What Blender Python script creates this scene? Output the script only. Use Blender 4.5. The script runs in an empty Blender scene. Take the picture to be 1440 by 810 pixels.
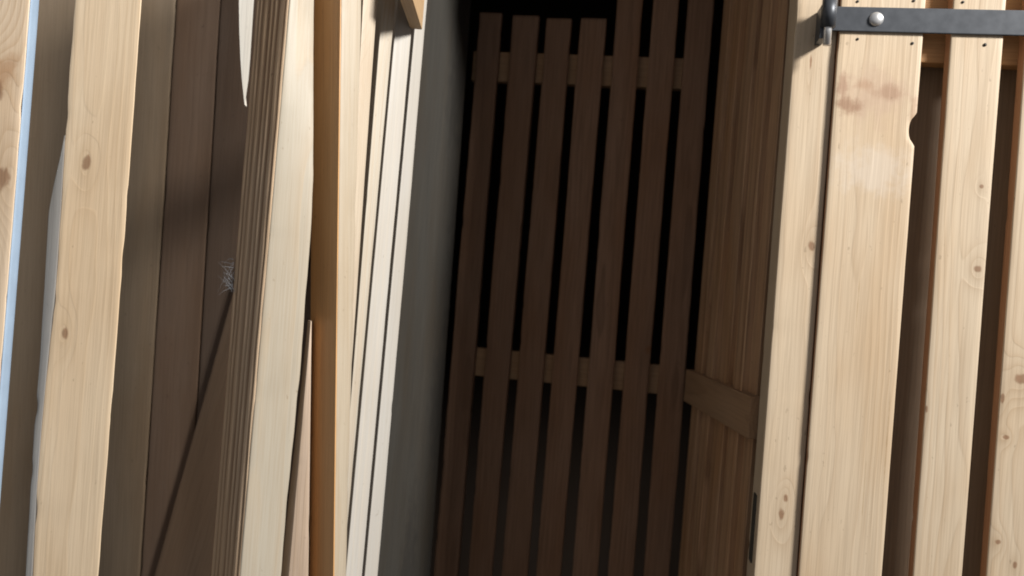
import bpy, bmesh, math, random
from mathutils import Vector, Matrix, noise
random.seed(7)
sc = bpy.context.scene
C = sc.collection

# ------------------------------------------------------------------ camera, light, exposure
F = 1108.0                                   # focal length in pixels of the 1440 wide photograph
cam = bpy.data.objects.new('camera', bpy.data.cameras.new('camera'))
C.objects.link(cam)
cam.data.sensor_width = 36.0
cam.data.lens = 36.0*F/1440.0
cam.data.clip_end = 100.0
cam.data.clip_start = 0.02
EYE = Vector((0, 0, 1.40))
M = (Matrix.Translation(EYE) @ Matrix.Rotation(math.radians(9.0), 4, 'Z') @
     Matrix.Rotation(math.radians(90), 4, 'X') @ Matrix.Rotation(math.radians(4.55), 4, 'Z'))
cam.matrix_world = M
sc.camera = cam
sc.cycles.filter_width = 1.9
cam.data.dof.use_dof = True
cam.data.dof.focus_distance = 1.17
cam.data.dof.aperture_fstop = 2.8

w = bpy.data.worlds.new('World'); sc.world = w; w.use_nodes = True
bg = w.node_tree.nodes['Background']
bg.inputs['Color'].default_value = (0.98, 0.97, 1.0, 1)
bg.inputs['Strength'].default_value = 0.235

def area(name, pos, target, sx, sy, power, col):
    l = bpy.data.lights.new(name, 'AREA'); l.shape = 'RECTANGLE'; l.size = sx; l.size_y = sy
    l.energy = power; l.color = col
    o = bpy.data.objects.new(name, l); C.objects.link(o)
    o.location = pos
    o.rotation_euler = (Vector(target)-Vector(pos)).to_track_quat('-Z', 'Y').to_euler()
    return o
TGT = Vector((0.0, 1.2, 1.45))
az, el, dist = math.radians(57), math.radians(33), 6.0
area('window_light', TGT + dist*Vector((math.sin(az)*math.cos(el), -math.cos(az)*math.cos(el), math.sin(el))),
     TGT+Vector((0, 0, .75)), 1.15, 0.95, 101, (1.0, 0.97, 0.93)).data.spread = math.radians(62)

sc.view_settings.view_transform = 'Standard'
sc.view_settings.look = 'None'
sc.view_settings.exposure = 0.0
sc.view_settings.gamma = 1.0

# ------------------------------------------------------------------ helpers
def px(u, v, Y):
    """point of the place on the upright plane y = Y that the photograph shows at pixel (u, v)"""
    d = M.to_3x3() @ Vector((u-720, -(v-405), -F))
    return EYE + d*((Y-EYE.y)/d.y)

def line(u0, u1, Y0, Y1=None):
    """upright line through pixels (u0, 0) and (u1, 810)"""
    return px(u0, 0, Y0), px(u1, 810, Y0 if Y1 is None else Y1)

def pline(pts, Y):
    """upright but bent edge through several pixels"""
    return [px(u, v, Y) for u, v in pts]

def at_z(ln, z):
    k = 0
    while k < len(ln)-2 and z < ln[k+1].z: k += 1
    a, b = ln[k], ln[k+1]
    t = (z-a.z)/(b.z-a.z)
    return a+(b-a)*t

def tag(o, label=None, cat=None, group=None, kind=None):
    if label: o['label'] = label
    if cat: o['category'] = cat
    if group: o['group'] = group
    if kind: o['kind'] = kind
    return o

def link(name, me, mat, parent=None, smooth=False):
    me.materials.append(mat)
    o = bpy.data.objects.new(name, me); C.objects.link(o)
    if parent: o.parent = parent
    return o

def empty(name, loc):
    o = bpy.data.objects.new(name, None); o.location = loc; C.objects.link(o)
    o.empty_display_size = 0.1
    return o

def set_parent(o, p):
    """parent keeping the place in the world"""
    o.parent = p
    o.matrix_parent_inverse = (Matrix.Translation(p.location)).inverted() if p.type == 'EMPTY' else p.matrix_basis.inverted()

def prism(name, lines, z0, z1, mat, bev=0.0016, wob=0.0007, nseg=260, cuts=None, slant=0.0, frame_from=(0, 1), edgefn=None, side_mat=None, chip=5):
    """A board: its cross-section corners are upright lines, walked in order round the board.
    The object's own z runs along the grain and its own x across the face frame_from."""
    bot = [at_z(l, z0) for l in lines]
    i, j = frame_from
    org = sum(bot, Vector())/len(bot)
    top = [at_z(l, z1) for l in lines]
    zax = (sum(top, Vector())/len(top)-org).normalized()
    xax = bot[j]-bot[i]; xax = (xax - zax*xax.dot(zax)).normalized()
    yax = zax.cross(xax)
    R = Matrix((xax, yax, zax)).transposed().to_4x4()
    W = Matrix.Translation(org) @ R
    Wi = W.inverted()
    bm = bmesh.new()
    # rounded corners: two points for each corner
    ring0 = []
    sd = random.random()*100
    n = len(lines)
    def section(t):
        pts = [at_z(l, z0+(z1-z0)*t) for l in lines]
        out = []
        for k in range(n):
            p, a, b = pts[k], pts[k-1], pts[(k+1) % n]
            e1, e2 = (a-p), (b-p)
            r1 = min(bev, e1.length*0.3); r2 = min(bev, e2.length*0.3)
            pa = p+e1.normalized()*r1; pb = p+e2.normalized()*r2
            pm = p+e1.normalized()*r1*0.28+e2.normalized()*r2*0.28
            i1 = min(bev+.007, e1.length*.42); i2 = min(bev+.007, e2.length*.42)
            out += [p+e1.normalized()*i1, pa, pm, pb, p+e2.normalized()*i2]
        return out
    rings = []
    L = z1-z0
    rc = random.Random(int(sd*1000))
    chips = [[(rc.uniform(0, 1)*L, rc.uniform(.004, .022), rc.uniform(.0004, .0015)) for _ in range(int(chip*L))] for _k in range(n)]
    for s in range(nseg+1):
        t = s/nseg
        ps = section(t)
        vs = []
        cen = sum(ps, Vector())/len(ps)
        for q, p in enumerate(ps):
            k = q//5; rim = 1.0 if q % 5 in (1, 2, 3) else 0.0
            a = noise.noise(Vector((sd+k*7.3, t*L*3.0, 0.0)))*wob*1.5 + noise.noise(Vector((sd+k*3.1, t*L*22.0, 5.0)))*wob*0.6
            for (cz, cl_, cd) in chips[k]:
                e = abs(t*L-cz)/cl_
                if e < 1: a -= cd*(1-e*e)
            p = p+(p-cen).normalized()*a*rim
            if slant and s == nseg:
                p = p+zax*slant*(p-cen).dot(xax)
            lp = Wi @ p
            if edgefn: lp = edgefn(lp, k)
            vs.append(bm.verts.new(lp))
        rings.append(vs)
    m = len(rings[0])
    for s in range(nseg):
        for q in range(m):
            f = bm.faces.new((rings[s][q], rings[s][(q+1) % m], rings[s+1][(q+1) % m], rings[s+1][q]))
            f.smooth = True
            if side_mat and q in (m-2, m-1, 0): f.material_index = 1
    bm.faces.new(list(reversed(rings[0]))); bm.faces.new(rings[-1])
    bmesh.ops.recalc_face_normals(bm, faces=bm.faces)
    me = bpy.data.meshes.new(name); bm.to_mesh(me); bm.free()
    o = link(name, me, mat)
    if side_mat: me.materials.append(side_mat)
    o.matrix_world = W
    return o

def box(name, c, size, mat, parent=None, bev=0.002, rot=None):
    bm = bmesh.new()
    bmesh.ops.create_cube(bm, size=1)
    bmesh.ops.scale(bm, vec=size, verts=bm.verts)
    if bev: bmesh.ops.bevel(bm, geom=bm.edges, offset=bev, segments=2, affect='EDGES', profile=0.6)
    me = bpy.data.meshes.new(name); bm.to_mesh(me); bm.free()
    o = link(name, me, mat)
    o.matrix_world = Matrix.Translation(c) @ (rot if rot else Matrix.Identity(4))
    return o

def face4(l0, l1, thick, push=Vector((0, 1, 0))):
    """four corner lines: front-left, front-right, back-right, back-left"""
    d = push*thick
    return [l0, l1, (l1[0]+d, l1[1]+d), [p+d for p in l0]]

def corner4(left, corner, right):
    """four corner lines of a board seen corner-on (fourth edge hidden behind)"""
    back = (left[0]+right[0]-corner[0], left[1]+right[1]-corner[1])
    return [left, corner, right, back]

# ------------------------------------------------------------------ wood
class NT:
    def __init__(s, name):
        s.m = bpy.data.materials.new(name); s.m.use_nodes = True
        s.t = s.m.node_tree; s.n = s.t.nodes; s.l = s.t.links
        s.b = s.n['Principled BSDF']
    def node(s, t, **kw):
        x = s.n.new(t)
        for k, v in kw.items(): setattr(x, k, v)
        return x
    def put(s, inp, v):
        if hasattr(v, 'is_output') or isinstance(v, bpy.types.NodeSocket): s.l.new(v, inp)
        else: inp.default_value = v
    def math(s, op, a, b=None, c=None, clamp=False):
        x = s.node('ShaderNodeMath', operation=op, use_clamp=clamp)
        s.put(x.inputs[0], a)
        if b is not None: s.put(x.inputs[1], b)
        if c is not None: s.put(x.inputs[2], c)
        return x.outputs[0]
    def comb(s, x, y, z):
        c = s.node('ShaderNodeCombineXYZ')
        s.put(c.inputs[0], x); s.put(c.inputs[1], y); s.put(c.inputs[2], z)
        return c.outputs[0]
    def noise(s, vec, scale, detail=2.0, rough=0.5, off=None):
        x = s.node('ShaderNodeTexNoise')
        s.put(x.inputs['Vector'], vec); x.inputs['Scale'].default_value = scale
        x.inputs['Detail'].default_value = detail; x.inputs['Roughness'].default_value = rough
        return x.outputs['Fac']
    def mix(s, f, a, b, mode='MIX'):
        x = s.node('ShaderNodeMix', data_type='RGBA', blend_type=mode)
        s.put(x.inputs[0], f)
        for i, v in ((6, a), (7, b)):
            if isinstance(v, tuple): x.inputs[i].default_value = (*v, 1)[:4]
            else: s.l.new(v, x.inputs[i])
        return x.outputs[2]
    def ramp(s, f, lo, hi):
        x = s.node('ShaderNodeMapRange', interpolation_type='SMOOTHSTEP'); x.clamp = True
        s.put(x.inputs[0], f); x.inputs[1].default_value = lo; x.inputs[2].default_value = hi
        return x.outputs[0]

def wood(name, base, late, pith=(0.03, 0.06), spacing=0.0042, contrast=0.55, knots=(), stains=(), rough=0.5,
         bump=0.10, seed=None, blotch=0.35, wander=0.010, fibre=0.22, knot_col=(0.16, 0.07, 0.03), grey=0.0, spec=0.35, groove=None):
    """softwood board: growth rings about a pith line off to one side (own z along the grain), knots that
    bend the rings round them, fibres, blotches. knots: (x, z, rx, rz); stains: (x, z, rx, rz, colour, amount)"""
    t = NT(name)
    sd = random.uniform(0, 60) if seed is None else seed
    tc = t.node('ShaderNodeTexCoord')
    sep = t.node('ShaderNodeSeparateXYZ'); t.l.new(tc.outputs['Object'], sep.inputs[0])
    X, Y, Z = sep.outputs
    zz = t.math('ADD', Z, sd)
    slow = t.comb(t.math('MULTIPLY', X, 3.0), t.math('MULTIPLY', Y, 3.0), t.math('MULTIPLY', zz, 0.9))
    w1 = t.math('MULTIPLY', t.math('SUBTRACT', t.noise(slow, 1.6, 2.0), 0.5), wander*4)
    slow2 = t.comb(t.math('ADD', t.math('MULTIPLY', X, 9.0), 11.0), t.math('MULTIPLY', Y, 9.0), t.math('MULTIPLY', zz, 2.0))
    w2 = t.math('MULTIPLY', t.math('SUBTRACT', t.noise(slow2, 1.7, 2.0), 0.5), wander*1.0)
    dx = t.math('ADD', t.math('SUBTRACT', X, pith[0]), w1)
    dy = t.math('ADD', t.math('SUBTRACT', Y, pith[1]), w2)
    r = t.math('SQRT', t.math('ADD', t.math('MULTIPLY', dx, dx), t.math('MULTIPLY', dy, dy)))
    kmask = None; khalo = None
    jit = t.comb(t.math('MULTIPLY', X, 1.0), 0.0, t.math('MULTIPLY', zz, 0.6))
    jn = t.math('MULTIPLY', t.math('SUBTRACT', t.noise(jit, 110.0, 3.0), 0.5), 1.5)
    for (kx, kz, rx, rz) in knots:
        ax = t.math('DIVIDE', t.math('SUBTRACT', X, kx), rx)
        azn = t.math('DIVIDE', t.math('SUBTRACT', Z, kz), rz)
        d = t.math('SQRT', t.math('ADD', t.math('MULTIPLY', ax, ax), t.math('MULTIPLY', azn, azn)))
        bx = t.math('DIVIDE', t.math('SUBTRACT', X, kx), rx*2.6)
        bz = t.math('DIVIDE', t.math('SUBTRACT', Z, kz), rz*4.5)
        g = t.math('EXPONENT', t.math('MULTIPLY', t.math('ADD', t.math('MULTIPLY', bx, bx), t.math('MULTIPLY', bz, bz)), -1.0))
        r = t.math('ADD', r, t.math('MULTIPLY', g, rx*2.2))
        k = t.math('SUBTRACT', 1.0, t.ramp(t.math('ADD', d, jn), 0.55, 1.15))
        h = t.math('MULTIPLY', g, 0.55)
        kmask = k if kmask is None else t.math('MAXIMUM', kmask, k)
        khalo = h if khalo is None else t.math('MAXIMUM', khalo, h)
    ringv = t.math('FRACT', t.math('DIVIDE', r, spacing))
    rise = t.math('POWER', ringv, 2.2)
    fall = t.math('SUBTRACT', 1.0, t.ramp(ringv, 0.90, 1.0))
    ring = t.math('MULTIPLY', rise, fall)
    fv = t.comb(t.math('MULTIPLY', X, 1.0), t.math('MULTIPLY', Y, 1.0), t.math('MULTIPLY', zz, 0.018))
    fib = t.noise(fv, 420.0, 3.0, 0.6)
    bv = t.comb(X, Y, t.math('MULTIPLY', zz, 0.30))
    blo = t.noise(bv, 9.0, 3.0, 0.55)
    rv = t.noise(t.comb(X, Y, t.math('MULTIPLY', zz, 0.05)), 30.0, 2.0)      # strength of rings varies
    f = t.math('MULTIPLY', t.math('MULTIPLY', ring, contrast), t.ramp(rv, 0.2, 0.75))
    col = t.mix(f, base, late)
    bl = t.math('MULTIPLY', t.ramp(blo, 0.35, 0.75), blotch)
    col = t.mix(bl, col, tuple(base[i]*(0.80, 0.66, 0.50)[i] for i in range(3)))
    fb = t.math('MULTIPLY', t.math('SUBTRACT', 1.0, t.ramp(fib, 0.30, 0.62)), fibre)
    col = t.mix(fb, col, tuple(c*0.55 for c in late))
    if grey: col = t.mix(grey, col, (0.30, 0.30, 0.29))
    if khalo is not None:
        col = t.mix(t.math('MULTIPLY', khalo, 0.45), col, tuple(c*0.8 for c in late))
        kr = t.math('FRACT', t.math('MULTIPLY', r, 500))
        kc = t.mix(t.math('MULTIPLY', kr, 0.5), knot_col, tuple(c*1.9 for c in knot_col))
        col = t.mix(t.math('MULTIPLY', kmask, 0.68), col, kc)
    for (sx, sz, rx, rz, sc_, amt) in stains:
        ax = t.math('DIVIDE', t.math('SUBTRACT', X, sx), rx)
        azn = t.math('DIVIDE', t.math('SUBTRACT', Z, sz), rz)
        d = t.math('SQRT', t.math('ADD', t.math('MULTIPLY', ax, ax), t.math('MULTIPLY', azn, azn)))
        nn = t.noise(t.comb(X, 0.0, t.math('MULTIPLY', zz, 0.8)), 38.0, 5.0, 0.68)
        d = t.math('ADD', d, t.math('MULTIPLY', t.math('SUBTRACT', nn, 0.5), 2.4))
        col = t.mix(t.math('MULTIPLY', t.math('SUBTRACT', 1.0, t.ramp(d, 0.2, 1.1)), amt), col, sc_)
    if groove:
        at = t.node('ShaderNodeAttribute', attribute_name='groove')
        col = t.mix(t.math('MULTIPLY', at.outputs['Fac'], .9), col, groove)
    # tiny specks and scuffs
    spk = t.noise(t.comb(X, Y, t.math('MULTIPLY', zz, 0.5)), 160.0, 2.0, 0.5)
    col = t.mix(t.math('MULTIPLY', t.ramp(spk, 0.70, 0.78), 0.35), col, tuple(c*0.4 for c in late))
    t.l.new(col, t.b.inputs['Base Color'])
    rn = t.math('ADD', t.math('MULTIPLY', blo, 0.25), rough-0.12)
    t.l.new(rn, t.b.inputs['Roughness'])
    t.b.inputs['Specular IOR Level'].default_value = spec
    hgt = t.math('ADD', t.math('MULTIPLY', ring, 0.6), t.math('MULTIPLY', fib, 0.7))
    hgt = t.math('ADD', hgt, t.math('MULTIPLY', blo, 1.5))
    b = t.node('ShaderNodeBump'); b.inputs['Strength'].default_value = bump; b.inputs['Distance'].default_value = 0.004
    t.l.new(hgt, b.inputs['Height']); t.l.new(b.outputs[0], t.b.inputs['Normal'])
    return t.m

def plain(name, base, rough=0.6, metal=0.0, var=0.15, scale=30.0, bump=0.05):
    t = NT(name)
    tc = t.node('ShaderNodeTexCoord')
    n = t.noise(tc.outputs['Object'], scale, 4.0, 0.6)
    col = t.mix(t.math('MULTIPLY', t.ramp(n, 0.3, 0.7), 1.0), tuple(c*(1-var) for c in base), tuple(min(1, c*(1+var)) for c in base))
    t.l.new(col, t.b.inputs['Base Color'])
    t.l.new(t.math('ADD', rough-0.1, t.math('MULTIPLY', n, 0.2)), t.b.inputs['Roughness'])
    t.b.inputs['Metallic'].default_value = metal
    b = t.node('ShaderNodeBump'); b.inputs['Strength'].default_value = bump; b.inputs['Distance'].default_value = 0.002
    t.l.new(n, b.inputs['Height']); t.l.new(b.outputs[0], t.b.inputs['Normal'])
    return t.m

PALE, PALE_L = (0.63, 0.515, 0.375), (0.43, 0.30, 0.185)
HONEY, HONEY_L = (0.62, 0.45, 0.26), (0.42, 0.25, 0.11)
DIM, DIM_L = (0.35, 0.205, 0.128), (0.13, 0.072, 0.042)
TOP = 2.25

def local_knots(lines, z0, z1, spots, Y, frame_from=(0, 1)):
    """pixel spots (u, v, rx, rz) on a board's face -> own (x, z) of that board, built the same way as prism()"""
    bot = [at_z(l, z0) for l in lines]; top = [at_z(l, z1) for l in lines]
    org = sum(bot, Vector())/len(bot)
    zax = (sum(top, Vector())/len(top)-org).normalized()
    i, j = frame_from
    xax = bot[j]-bot[i]; xax = (xax-zax*xax.dot(zax)).normalized()
    out = []
    for s in spots:
        p = px(s[0], s[1], Y)-org
        out.append((p.dot(xax), p.dot(zax))+tuple(s[2:]))
    return out

# ------------------------------------------------------------------ the setting
floor_m = plain('concrete', (0.10, 0.09, 0.08), 0.9, 0, 0.25, 9.0, 0.3)
fl = box('floor', (0, 1.0, -0.05), (8, 7, 0.1), floor_m, bev=0); tag(fl, kind='structure')
blackout_plank = wood('blackout_planking', (0.02, 0.015, 0.012), (0.01, 0.008, 0.006), spacing=0.006, rough=0.9, spec=0.0)  # near-black, the darkness of the store is put into the colour
rw = box('blackout_wall', (0.1, 2.86, 1.35), (4.2, 0.04, 2.7), blackout_plank)  # added wall, its colour makes the slat gaps black
tag(rw, 'near-black wall added at the very back for the darkness in the slat gaps', 'wall')
for (nm, lb, c_, s_) in (('blackout_panel', 'unseen dark panel added to keep light out beyond the leaning boards', (-2.0, 2.0, 1.35), (.04, 1.7, 2.7)),
                        ('blackout_panel', 'unseen dark panel added to keep light out beyond the slatted door', (1.75, 2.05, 1.35), (.04, 1.6, 2.7))):
    tag(box(nm, c_, s_, blackout_plank), lb, 'wall')  # unseen panels added to keep stray light out of the store
tag(box('blackout_header', (0.9, 1.262, 2.46), (1.75, .03, .5), blackout_plank), 'unseen dark board added over the slatted door to keep light out', 'board')  # added out of view to stop light coming over the door
tag(box('blackout_header', (-1.2, 1.50, 2.60), (1.70, .03, .22), blackout_plank), 'unseen dark board added over the shaded gap to keep light out', 'board')  # added out of view to stop light coming over the gap
cl = box('blackout_ceiling', (0.0, 2.05, 2.72), (4.2, 1.66, 0.03), blackout_plank); tag(cl, kind='structure')  # added out of view to keep light from above out

# ------------------------------------------------------------------ slatted screen at the end of the passage
YB = 1.76
scr = empty('slatted_screen', Vector((px(790, 405, YB).x, YB, 0)))
tag(scr, 'dim brown slatted screen of upright slats across the far end of the passage', 'slatted screen')
slats = [(677, 610, 706, 642, 18), (724, 659, 759, 690, 22), (772, 706, 805, 740, 26), (820, 755, 854, 787, 26),
         (869, 806, 903, 839, None), (920, 856, 954, 889, None), (969, 906, 1003, 940, None)]
for i, (a0, a1, b0, b1, yt) in enumerate(slats):
    l0, l1 = line(a0-1, a1-1, YB), line(b0+1.2, b1+1.2, YB)
    fv_ = random.uniform(.58, .84)
    z1 = px((a0+b0)/2, yt, YB).z if yt else 2.62-0.03*random.random()
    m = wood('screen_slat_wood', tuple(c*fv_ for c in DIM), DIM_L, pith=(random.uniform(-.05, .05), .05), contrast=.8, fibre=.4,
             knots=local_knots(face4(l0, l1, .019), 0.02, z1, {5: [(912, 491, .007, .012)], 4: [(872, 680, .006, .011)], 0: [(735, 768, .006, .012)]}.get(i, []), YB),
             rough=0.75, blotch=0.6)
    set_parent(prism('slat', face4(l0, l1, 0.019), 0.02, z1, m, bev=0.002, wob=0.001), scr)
def hrail(name, u0, v0, u1, v1, h, Y, thick, mat, Y1=None, ext0=0, ext1=0):
    """a horizontal rail whose top edge runs through the two pixels"""
    a = px(u0, v0, Y); b = px(u1, v1, Y if Y1 is None else Y1)
    d = (b-a); L = d.length; xax = d.normalized()
    a = a-xax*ext0; L += ext0+ext1
    zax = Vector((0, 0, 1)); zax = (zax-xax*zax.dot(xax)).normalized(); yax = zax.cross(xax)
    # own z along the grain, own x is up, own y is depth
    R = Matrix((zax, -yax, xax)).transposed()
    if R.determinant() < 0: R = Matrix((zax, yax, xax)).transposed()
    dep = yax if yax.y > 0 else -yax
    c = a+xax*L/2-zax*h/2+dep*thick/2
    return box(name, c, (h, thick, L), mat, bev=0.002, rot=R.to_4x4())
rail_m = wood('screen_rail_wood', (0.36, 0.22, 0.12), DIM_L, spacing=0.005, rough=0.75)
set_parent(hrail('rail', 690, 72.5, 960, 82, 0.068, YB+.0195, .022, rail_m, ext0=.04, ext1=.05), scr)
set_parent(hrail('rail', 670, 489, 930, 513.5, 0.064, YB+.0195, .022, rail_m, ext0=.04, ext1=.05), scr)

# ------------------------------------------------------------------ passage walls
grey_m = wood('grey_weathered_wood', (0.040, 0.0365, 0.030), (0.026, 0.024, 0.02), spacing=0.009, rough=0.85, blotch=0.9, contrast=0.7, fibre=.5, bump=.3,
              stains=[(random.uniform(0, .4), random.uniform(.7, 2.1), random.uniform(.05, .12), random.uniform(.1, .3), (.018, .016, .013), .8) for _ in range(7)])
gl = [line(591, 520, 1.335), line(663, 605, 1.74)]
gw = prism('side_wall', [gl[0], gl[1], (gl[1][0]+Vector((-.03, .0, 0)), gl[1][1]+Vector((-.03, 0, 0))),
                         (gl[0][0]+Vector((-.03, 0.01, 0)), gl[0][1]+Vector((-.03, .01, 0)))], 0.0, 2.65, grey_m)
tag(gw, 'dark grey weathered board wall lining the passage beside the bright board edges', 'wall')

# right passage wall of upright planks with shallow grooves
pw_m = wood('passage_plank_wood', (0.50, 0.315, 0.185), (0.15, 0.075, 0.038), pith=(.7, .02), spacing=0.027, wander=.02, contrast=1.0, rough=0.7, blotch=0.7, fibre=.45)
r0, r1 = line(1106, 1037, 1.345), line(1013, 950, 1.735)
def groovy_wall(name, ln0, ln1, thick, mat, nplank, z0, z1):
    a, b = at_z(ln0, 1.4), at_z(ln1, 1.4)
    a = Vector((a.x, a.y, 0)); b = Vector((b.x, b.y, 0))
    xa = (b-a).normalized(); L = (b-a).length
    n = Vector((xa.y, -xa.x, 0))
    if n.x > 0: n = -n                       # towards the passage
    up = (ln0[0]-ln0[1]).normalized()
    bm = bmesh.new()
    prof = []
    for k in range(nplank):
        x0, x1 = L*k/nplank, L*(k+1)/nplank
        off = (.005 if k % 2 else -.005)+random.uniform(-.002, .002)
        prof += [(x0+.0003, off-.0015), (x0+.002, off), ((x0+x1)/2, off+random.uniform(-.001, .001)), (x1-.002, off), (x1-.0003, off-.0015)]
    prof += [(L, -thick), (0, -thick)]
    rings = []
    for s in range(2):
        z = (z0, z1)[s]
        rings.append([bm.verts.new((x, y, z)) for x, y in prof])
    m = len(prof)
    for q in range(m):
        bm.faces.new((rings[0][q], rings[0][(q+1) % m], rings[1][(q+1) % m], rings[1][q]))
    bm.faces.new(rings[0][::-1]); bm.faces.new(rings[1])
    bmesh.ops.recalc_face_normals(bm, faces=bm.faces)
    me = bpy.data.meshes.new(name); bm.to_mesh(me); bm.free()
    o = link(name, me, mat)
    o.matrix_world = Matrix.Translation(a) @ Matrix((xa, n, Vector((0, 0, 1)))).transposed().to_4x4()
    return o, a, xa, n, L
pw, wa, wx, wn, wl = groovy_wall('plank_wall', r0, r1, .026, pw_m, 9, 0.0, 2.65)
tag(pw, 'brown upright plank wall with a cross rail lining the passage beside the hinge post', 'wall')
wr_m = wood('wall_rail_wood', (0.36, 0.23, 0.135), (0.18, 0.10, 0.055), pith=(0.0, 0.08), spacing=.007, rough=.7)
pf = px(971, 520, 1.72)
rail_z1 = pf.z
rc = wa+wx*(wl/2-.018)+wn*0.004+Vector((0, 0, rail_z1-0.034))
wr = box('rail', rc, (0.068, 0.020, wl+0.022), wr_m, rot=Matrix((Vector((0, 0, 1)), -wn, wx)).transposed().to_4x4() if Matrix((Vector((0, 0, 1)), -wn, wx)).determinant() > 0 else Matrix((Vector((0, 0, 1)), wn, wx)).transposed().to_4x4())
set_parent(wr, pw)

# ------------------------------------------------------------------ hinge post
YP = 1.243
po = [line(1121, 1060, YP), line(1180, 1120, YP)]
pol = [po[0], po[1], (po[1][0]+Vector((0, .07, 0)), po[1][1]+Vector((0, .07, 0))), (po[0][0]+Vector((0.0, .07, 0)), po[0][1]+Vector((0.0, .07, 0)))]
post_m = wood('post_wood', PALE, PALE_L, pith=(.0, .05), spacing=.0052, contrast=.5,
              knots=local_knots(pol, 0, TOP, [(1141, 346, .005, .008), (1105, 700, .0035, .006), (1140, 88, .002, .012), (1099, 722, .005, .009)], YP))
post = prism('door_post', pol, 0.0, 2.64, post_m, nseg=300, wob=.0006, chip=2.5)
tag(post, 'pale wooden hinge post between the dark passage and the slatted door', 'door post')
def mortise():
    m = plain('mortise_shadow', (0.06, 0.055, 0.045), 0.7, 0.2)
    a = px(1056, 742, YP+.03)
    l0 = line(1053+0, 0, 1)
    return m, a
mm, ma = mortise()
pb = at_z(po[0], 1.05); 
zc = px(1056, 742, YP+.032).z
pc = at_z(po[0], zc)
mt = box('mortise_shade', pc+Vector((-.0005, .034, 0)), (.004, .022, .105), mm, bev=.0012)  # dark inset, the mortise's shade put into its colour
set_parent(mt, post)

# ------------------------------------------------------------------ slatted door
YD = 1.235
door = empty('slatted_door', at_z(line(1183, 1123, YD), 0.05))
tag(door, 'pale slatted wooden door of wide upright boards carried by a long strap hinge', 'slatted door')
red = (0.30, 0.11, 0.05)
sl_def = [
    dict(a=(1183, 1123), b=(1302, 1240), kn=[], st=[(1232, 240, .075, .045, (.68, .62, .55), .35), (1225, 135, .075, .050, (.50, .36, .255), .75), (1247, 620, .0012, .075, (.30, .19, .09), .55), (1206, 430, .0012, .05, (.38, .26, .14), .5), (1215, 690, .001, .06, (.38, .26, .14), .5), (1192, 148, .024, .020, (.31, .18, .11), .8), (1185, 120, .010, .022, (.34, .20, .13), .65), (1250, 130, .022, .014, (.36, .22, .14), .7), (1215, 120, .02, .012, (.38, .22, .13), .5), (1284, 160, .007, .03, (.34, .19, .11), .5)], base=(.63, .505, .36)),  # first pale mark paints in the board's sheen, the rest are stains
    dict(a=(1341, 1284), b=(1415, 1353), kn=[(1322, 210, .0025, .004), (1380, 262, .003, .003), (1375, 378, .006, .006), (1303, 575, .002, .006)], st=[], base=PALE),
    dict(a=(1447, 1387), b=(1566, 1500), kn=[(1410, 560, .003, .007), (1437, 532, .010, .008), (1415, 615, .004, .003), (1404, 762, .0045, .004), (1427, 795, .003, .005)], st=[], base=PALE),
    dict(a=(1606, 1545), b=(1700, 1636), kn=[], st=[], base=PALE),
    dict(a=(1736, 1672), b=(1850, 1784), kn=[], st=[], base=PALE),
]
TS = 0.022
shaded_edge = wood('stained_edge_wood', (.40, .215, .12), (.24, .11, .06), rough=.6, spacing=.004)  # shade and warm bounce on the slats' left edges, painted into the colour
zd0, zd1 = 0.05, 2.15
for i, s in enumerate(sl_def):
    l0, l1 = line(*s['a'], YD), line(*s['b'], YD)
    ls = face4(l0, l1, TS)
    fn = None
    if i == 0:
        nz = local_knots(ls, zd0, zd1, [(1289, 182, 0, 0)], YD)[0]
        def fn(p, k, nz=nz):
            if k in (1, 2) and abs(p.z-nz[1]) < .021:
                p = p.copy(); p.x -= .0095*math.sqrt(max(0, 1-((p.z-nz[1])/.021)**2))
            return p
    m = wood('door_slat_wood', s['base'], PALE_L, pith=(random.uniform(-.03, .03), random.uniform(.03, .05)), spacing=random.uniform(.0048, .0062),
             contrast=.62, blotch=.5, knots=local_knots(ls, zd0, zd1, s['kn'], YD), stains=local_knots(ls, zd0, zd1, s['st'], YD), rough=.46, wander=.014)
    o = prism('slat', ls, zd0, zd1, m, nseg=420 if i == 0 else 300, edgefn=fn, wob=.0003, side_mat=shaded_edge, chip=1.5)
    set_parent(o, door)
dr_m = wood('door_rail_wood', (0.42, 0.24, 0.11), (.22, .11, .05), pith=(0, .06), rough=.6)
zt = px(1312, 88, YD+TS).z; zl = px(1312, -30, YD+TS).z
xa = at_z(line(1186, 1126, YD+TS), 1.8).x+.004
for (zhi, zlo) in ((zl+.02, zt), (0.42, 0.30)):
    h = zhi-zlo
    o = box('rail', (xa+.335, YD+TS+.0135, (zhi+zlo)/2), (h, .026, .67), dr_m, rot=Matrix((Vector((0, 0, 1)), Vector((0, 1, 0)), Vector((-1, 0, 0)))).transposed().to_4x4())
    set_parent(o, door)
# lining boards hung on the inside of the door
lin_m = wood('lining_wood', (0.33, 0.24, 0.17), (.2, .13, .08), rough=.8, spacing=.006)
lm = box('backing_panel', (xa+.335, YD+TS+.052, (zd0+zd1)/2), (.67, .012, zd1-zd0), lin_m)
set_parent(lm, door)

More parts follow.
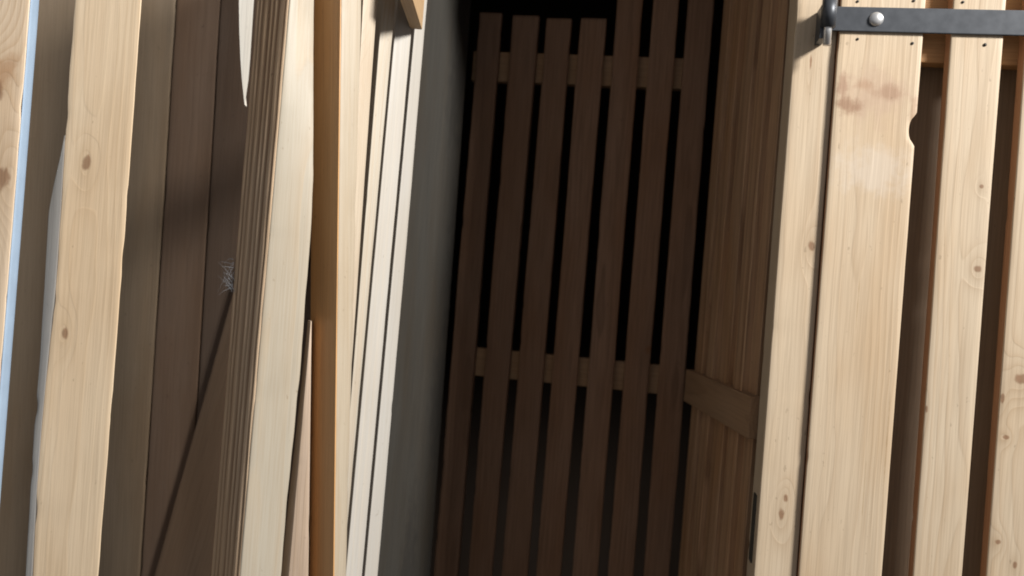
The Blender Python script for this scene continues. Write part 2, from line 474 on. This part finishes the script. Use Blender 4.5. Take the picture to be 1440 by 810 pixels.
# strap hinge
steel = plain('hinge_steel', (0.06, 0.066, 0.076), 0.42, 0.35, 0.05, 60.0, 0.02)
bright = plain('zinc_steel', (0.72, 0.72, 0.72), 0.35, 0.75, 0.05, 40.0, 0.02)
h0, h1 = px(1166, 12.5, YD-.002), px(1440, 15.5, YD-.002)
zs = (px(1300, 13.5, YD).z+px(1300, 47, YD).z)/2
hh = 0.0365
xs = px(1164, 30, YD).x
strap = box('strap_hinge', (xs+.30, YD-.0022, zs), (.60, .004, hh), steel, bev=.0012)
set_parent(strap, door)
def cyl(name, c, r, depth, mat, axis='Z', seg=32, dome=0.0):
    bm = bmesh.new()
    if dome:
        bmesh.ops.create_uvsphere(bm, u_segments=24, v_segments=14, radius=1)
        bmesh.ops.scale(bm, vec=(r, r, dome), verts=bm.verts)
    else:
        bmesh.ops.create_cone(bm, cap_ends=True, segments=seg, radius1=r, radius2=r, depth=depth)
        bmesh.ops.bevel(bm, geom=[e for e in bm.edges if abs(e.verts[0].co.z-e.verts[1].co.z) < 1e-6], offset=min(r, depth)*.15, segments=2, affect='EDGES')
    for f in bm.faces: f.smooth = True
    me = bpy.data.meshes.new(name); bm.to_mesh(me); bm.free()
    o = link(name, me, mat)
    R = Matrix.Identity(4)
    if axis == 'Y': R = Matrix.Rotation(math.radians(90), 4, 'X')
    o.matrix_world = Matrix.Translation(c) @ R
    return o
kn = cyl('knuckle', Vector((xs-.004, YD-.024, zs+.002)), .0105, .047, steel)
set_parent(kn, strap)
bp = px(1232, 27, YD-.004)
bo = cyl('bolt_head', Vector((bp.x, YD-.0042, bp.z)), .0105, .01, bright, 'Y', dome=.006)
set_parent(bo, strap)
pin = cyl('hinge_pin', Vector((xs-.004, YD-.024, zs-.017)), .0058, .060, bright)
set_parent(pin, post)
# the pin's plate stands off the post
pl = box('hinge_bracket', Vector((xs-.010, (YP+YD-.024)/2, zs-.012)), (.010, YP-YD+.024, .050), steel, bev=.001)
set_parent(pl, post)
nail_m = plain('nail_steel', (0.05, 0.045, 0.04), 0.6, 0.5)
for (u, v, r) in ((1206, 55, .0019), (1283, 61, .0021), (1385, 63, .0024), (1285, 1, .002), (1206, 2, .002), (1354, 3, .002)):
    p = px(u, v, YD)
    o = cyl('nail_head', Vector((p.x, YD-.0002, p.z)), r, .002, nail_m, 'Y', seg=14)
    set_parent(o, door)

# ------------------------------------------------------------------ boards on the left
G = 'boards leaning beside the passage'
# board with a blue painted edge at the frame's edge
Ya = .95
A0, A1, A2 = line(-100, -166, Ya), line(42, -22, Ya), line(54.5, -9, Ya+.024)
al = [A0, A1, A2, (A0[0]+Vector((0, .024, 0)), A0[1]+Vector((0, .024, 0)))]
am = wood('knotty_board_wood', (.74, .59, .43), HONEY_L, pith=(.02, .05), knots=local_knots(al, 0, TOP, [(-4, 125, .011, .016), (2, 250, .014, .018)], Ya),
          stains=local_knots(al, 0, TOP, [(4, 100, .03, .03, (.40, .22, .11), .6)], Ya))
a = prism('edge_painted_board', al, 0, TOP, am)
tag(a, 'knotty pale board with a light blue painted edge, cut by the photo border', 'board', G)
d2 = (A2[0]-A1[0]); nb = Vector((1, 0.1, 0)).normalized()
def off(l, v): return [p+v for p in l]
def lerp(a, b, t): return (a[0]+(b[0]-a[0])*t, a[1]+(b[1]-a[1])*t)
blue = plain('pale_blue_paint', (0.33, 0.44, 0.58), 0.5, 0, .06, 14.0, .08)
be = prism('painted_edge', [off(lerp(A1, A2, .04), nb*.0015), off(lerp(A1, A2, .97), nb*.0015), lerp(A1, A2, .97), lerp(A1, A2, .04)], 0.001, TOP-.001, blue, bev=.0004, wob=0.0002, chip=2)
set_parent(be, a)
# the wide knotty board
Yw = 1.0
B0, B1 = pline([(105, 0), (97, 100), (90.5, 200), (85, 300), (78, 405), (68, 500), (58.5, 600), (51, 700), (45, 810)], Yw), line(200, 138.5, Yw)
bl = [B0, B1, off(B1, Vector((-.022, .026, 0))), off(B0, Vector((.004, .026, 0)))]
bmw = wood('wide_board_wood', (.72, .57, .395), (.50, .33, .18), pith=(-.01, .055), spacing=.0058, contrast=.34,
           knots=local_knots(bl, 0, TOP, [(122, 229, .0075, .011), (92, 468, .0055, .008)], Yw), wander=.012, blotch=.42)
b = prism('wide_board', bl, 0, TOP, bmw, nseg=300, wob=.0014)
tag(b, 'wide honey coloured board with two round knots standing before the dark gap', 'board', G)
# grey offcut behind it
Yg = .998
go_top = px(88, 190, Yg).z
gl0 = pline([(90.5, 190), (86, 215), (76, 258), (68, 300), (62, 405), (56, 500), (48, 600), (42, 700), (36, 810)], Yg)
gl1 = pline([(91, 190), (84.6, 300), (77.5, 405), (67.5, 500), (58, 600), (50.5, 700), (44.5, 810)], Yg)
gol = [gl0, gl1, off(gl1, Vector((-.004, .012, 0))), off(gl0, Vector((.001, .012, 0)))]
gom = wood('silver_grey_wood', (.25, .245, .235), (.14, .13, .125), spacing=.005, rough=.8, contrast=.6)
g = prism('grey_offcut', gol, 0, go_top, gom, wob=.0006, bev=.0008, nseg=160)
tag(g, 'thin weathered grey offcut peeping out behind the wide honey board', 'board', G)

# dark panels in the shade behind
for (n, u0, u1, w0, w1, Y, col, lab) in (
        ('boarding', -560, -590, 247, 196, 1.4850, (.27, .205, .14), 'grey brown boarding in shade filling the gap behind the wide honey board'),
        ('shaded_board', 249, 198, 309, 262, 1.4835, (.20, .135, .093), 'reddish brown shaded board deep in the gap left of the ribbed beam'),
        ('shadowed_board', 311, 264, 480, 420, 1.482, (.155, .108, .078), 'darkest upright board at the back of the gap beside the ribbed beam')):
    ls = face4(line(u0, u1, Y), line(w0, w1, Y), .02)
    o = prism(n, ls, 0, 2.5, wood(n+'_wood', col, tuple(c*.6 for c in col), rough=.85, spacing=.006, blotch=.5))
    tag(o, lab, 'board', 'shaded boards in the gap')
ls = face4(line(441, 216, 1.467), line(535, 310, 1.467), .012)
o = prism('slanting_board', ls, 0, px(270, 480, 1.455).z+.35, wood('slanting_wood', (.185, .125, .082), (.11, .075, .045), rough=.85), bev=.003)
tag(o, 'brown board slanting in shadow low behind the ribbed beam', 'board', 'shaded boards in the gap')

# pale tapering stake that hangs down in the gap, and a ragged scrap of grey cloth caught on the beam
Yk = .97
white_m = wood('whitewashed_wood', (.78, .76, .70), (.62, .58, .50), rough=.6, contrast=.25)
def stake():
    prof = [(336, 0, 357), (336.5, 40, 354.5), (338, 80, 352), (340, 110, 349.5), (342, 130, 346.5), (343.8, 147, 344.6)]
    bm = bmesh.new(); rows = []
    prof = [(346, -130, 371), (341, -70, 364)]+prof
    for (u0, v, u1) in prof:
        a, c = px(u0, v, Yk), px(u1, v, Yk)
        a2, c2 = a+Vector((-.003, .012, 0)), c+Vector((-.0065, .012, 0))
        rows.append([a, c, c2, a2])
    org = rows[0][0]
    rr = [[bm.verts.new(p-org) for p in r] for r in rows]
    for s in range(len(rr)-1):
        for q in range(4):
            bm.faces.new((rr[s][q], rr[s][(q+1) % 4], rr[s+1][(q+1) % 4], rr[s+1][q]))
    bm.faces.new(rr[0]); bm.faces.new(rr[-1][::-1])
    bmesh.ops.recalc_face_normals(bm, faces=bm.faces)
    me = bpy.data.meshes.new('pointed_stake'); bm.to_mesh(me); bm.free()
    o = link('pointed_stake', me, white_m); o.location = org
    return o
tag(stake(), 'white pointed stake end hanging down left of the ribbed beam', 'stake')

# rough-sawn beam seen corner-on
bc = line(408, 338, 1.03)
bL = line(361, 297, 1.075)
bR = pline([(442, 0), (441.5, 250), (438.5, 315), (435.5, 360), (431, 405), (424, 500), (414, 600), (404, 700), (396, 810)], 1.06)
bB = (bL[0]+Vector((.045, .05, 0)), bL[1]+Vector((.045, .05, 0)))
ribm = wood('rough_beam_wood', (.39, .35, .28), (.47, .33, .19), pith=(-.018, .09), spacing=.006, contrast=.40, wander=.006,
            knots=[], blotch=.25)
beam = prism('sawn_beam', [bL, bc, bR, bB], 0, TOP, ribm, frame_from=(1, 2), nseg=300, wob=.0012)
tag(beam, 'thick sawn beam with ribbed shaded side and creamy lit side', 'beam', G)
# ribbed side: a thin skin of saw ridges along the grain
def ribs():
    m = wood('ribbed_side_wood', (.62, .46, .31), (.30, .19, .11), pith=(.6, 0), spacing=.02, contrast=.15, wander=.003, rough=.8, bump=.3, groove=(.25, .155, .09))
    a0, a1 = bL, bc
    z0, z1 = 0.004, TOP-.004
    bm = bmesh.new(); K = 60; S = 110
    base = at_z(a0, z0)
    d = (at_z(a1, z0)-at_z(a0, z0)); L = d.length
    nrm = Vector((-d.y, d.x, 0)).normalized()
    if nrm.y > 0: nrm = -nrm
    rings = []; gro = []
    sd = 3.3
    for s in range(S+1):
        z = z0+(z1-z0)*s/S
        p0, p1 = at_z(a0, z), at_z(a1, z)
        row = []
        for k in range(K+1):
            t = .02+.955*k/K
            tw = t+.022*noise.noise(Vector((z*1.7, 2.0, sd)))+.010*noise.noise(Vector((z*9, t*3, sd)))
            ph = tw*6.6+.35*noise.noise(Vector((t*5, .4*z, 9.0)))
            h = (abs(math.sin(math.pi*ph))**.7)*.0030+.0006*noise.noise(Vector((t*9, z*14, 1.0)))
            if k in (0, K): h = -.0006
            gro.append(max(0.0, min(1.0, 1.15-1.3*abs(math.sin(math.pi*ph))**.8+.5*noise.noise(Vector((t*30, z*5, 4.0))))))
            row.append(bm.verts.new(p0.lerp(p1, t)+nrm*(h+.0003)-base))
        rings.append(row)
    for s in range(S):
        for k in range(K):
            f = bm.faces.new((rings[s][k], rings[s][k+1], rings[s+1][k+1], rings[s+1][k])); f.smooth = True
    me = bpy.data.meshes.new('ribbed_side'); bm.to_mesh(me); bm.free()
    att = me.attributes.new('groove', 'FLOAT', 'POINT'); att.data.foreach_set('value', gro)
    o = link('ribbed_side', me, m); o.location = base
    return o
rb = ribs(); set_parent(rb, beam); 
# narrow pale board behind the beam
s_ = [line(470, 393, 1.085), line(477, 406, 1.062), line(441, 433.5, 1.066), line(470, 425, 1.10)]
s_ = [pline([(434, 440), (394, 810)], 1.085), pline([(437.3, 450), (406, 810)], 1.062), pline([(438.2, 450), (433.5, 810)], 1.064), pline([(438.5, 450), (430, 810)], 1.09)]
o = prism('narrow_board', s_, 0.02, px(437, 452, 1.062).z, wood('narrow_board_wood', (.56, .44, .34), PALE_L, spacing=.004), frame_from=(1, 2), bev=.0006, wob=.0003)
tag(o, 'narrow pinkish board wedged between the sawn beam and the orange stud', 'board', G)
# orange stud
ol = corner4(line(440, 435, 1.095), line(480, 470, 1.05), line(508.5, 487, 1.075))
om = wood('orange_stud_wood', (.40, .345, .265), (.36, .25, .14), pith=(.01, .04), spacing=.005, contrast=.35, blotch=.3,
          knots=[])
stud = prism('orange_stud', ol, 0, TOP, om, frame_from=(1, 2), nseg=300, wob=.001)
tag(stud, 'nearly plumb stud with an orange brown side between the pale boards', 'stud', G)
def skin(name, l0, l1, mat, parent, t0=.01, t1=.993, th=.0012):
    d = at_z(l1, 1)-at_z(l0, 1)
    n = Vector((d.y, -d.x, 0)).normalized()
    if n.y > 0: n = -n
    p, q = lerp(l0, l1, t0), lerp(l0, l1, t1)
    o = prism(name, [off(p, n*th), off(q, n*th), off(q, -n*.0005), off(p, -n*.0005)], .002, TOP-.002, mat, bev=.0003, wob=.0002, chip=0)
    set_parent(o, parent); return o
skin('varnished_side', ol[0], ol[1], wood('varnished_wood', (.58, .32, .13), (.38, .18, .06), pith=(0, .03), spacing=.004, rough=.4, contrast=.4), stud)

# stacked board edges
def edge_board(lab, name, l, c, r, Yc, dl, dr, col, knots=(), late=PALE_L, top=TOP):
    ls = corner4(line(*l, Yc+dl), line(*c, Yc), line(*r, Yc+dr))
    kk = local_knots(ls, 0, top, knots, Yc, (1, 2))
    m = wood(name+'_wood', col, late, spacing=random.uniform(.003, .005), contrast=.4, knots=kk, blotch=.25)
    o = prism(name, ls, 0, top, m, frame_from=(1, 2), wob=.0004, bev=.0010, chip=.8)
    tag(o, lab, 'board', G)
    return o
edge_board('pale board edge with a brown knot just right of the orange stud', 'knotty_edge_board', (505, 459), (510.5, 466), (530.5, 474), 1.10, .02, .02, (.47, .40, .31), [(515, 97, .007, .015)])
edge_board('cream board edge first right of the knotty one', 'cream_board', (529, 464), (538, 474), (556.5, 482), 1.165, .02, .02, (.46, .42, .35))
edge_board('cool white board edge between cream board and outermost edge', 'whitish_board', (555, 480), (559.5, 486), (583, 509), 1.215, .02, .025, (.43, .41, .375), late=(.55, .48, .38))
edge_board('outermost whitish board edge against the dark grey passage wall', 'end_board', (582, 508), (587, 513), (601, 531), 1.27, .02, .03, (.43, .41, .375), late=(.55, .48, .38))

# rail stub across the top of the edges, running towards the viewer
vd = (px(705, 406, 2.0)-EYE).normalized(); vd = Vector((vd.x, vd.y, 0)).normalized()
fl_, fr_ = px(577, 42, 1.245), px(593.5, 41, 1.245)
wid = (fr_-fl_).length
xr = Vector((vd.y, -vd.x, 0))
cen = (fl_+fr_)/2 - vd*.08 + Vector((0, 0, .035))
st_m = wood('rail_stub_wood', (.50, .34, .19), (.33, .19, .09), spacing=.005, rough=.6)
o = box('rail_stub', cen, (wid, .07, .16), st_m, rot=Matrix((xr, Vector((0, 0, -1)), vd)).transposed().to_4x4() if Matrix((xr, Vector((0, 0, -1)), vd)).determinant() > 0 else Matrix((xr, Vector((0, 0, 1)), vd)).transposed().to_4x4())
tag(o, 'short brown rail end poking out above the whitish board edges', 'rail')

# wisp of cobweb fluff clinging to the ribbed side of the beam
def wisp():
    rr = random.Random(5)
    m = plain('cobweb_grey', (.16, .165, .175), .9)
    bm = bmesh.new()
    base = px(326, 388, 1.07)
    for k in range(34):
        a = px(327+rr.uniform(-3, 3), rr.uniform(362, 412), 1.066)
        b = px(rr.uniform(306, 322), rr.uniform(366, 418), 1.05+rr.uniform(0, .03))
        c = (a+b)/2+Vector((rr.uniform(-.004, .004), rr.uniform(-.006, .006), rr.uniform(-.006, .006)))
        pts = [(a*(1-q)**2+c*2*q*(1-q)+b*q*q) for q in (0, .25, .5, .75, 1)]
        prev = None
        for q, p in enumerate(pts):
            w_ = .00034*(1.15-q/4)
            ring = [bm.verts.new(p-base+Vector((0, w_*math.cos(t_), w_*math.sin(t_)))) for t_ in (0, 2.1, 4.2)]
            if prev:
                for e in range(3): bm.faces.new((prev[e], prev[(e+1) % 3], ring[(e+1) % 3], ring[e]))
            prev = ring
    me = bpy.data.meshes.new('cobweb'); bm.to_mesh(me); bm.free()
    o = link('cobweb', me, m); o.location = base
    return o
tag(wisp(), 'small grey wisp of cobweb clinging beside the ribbed beam', 'cobweb')
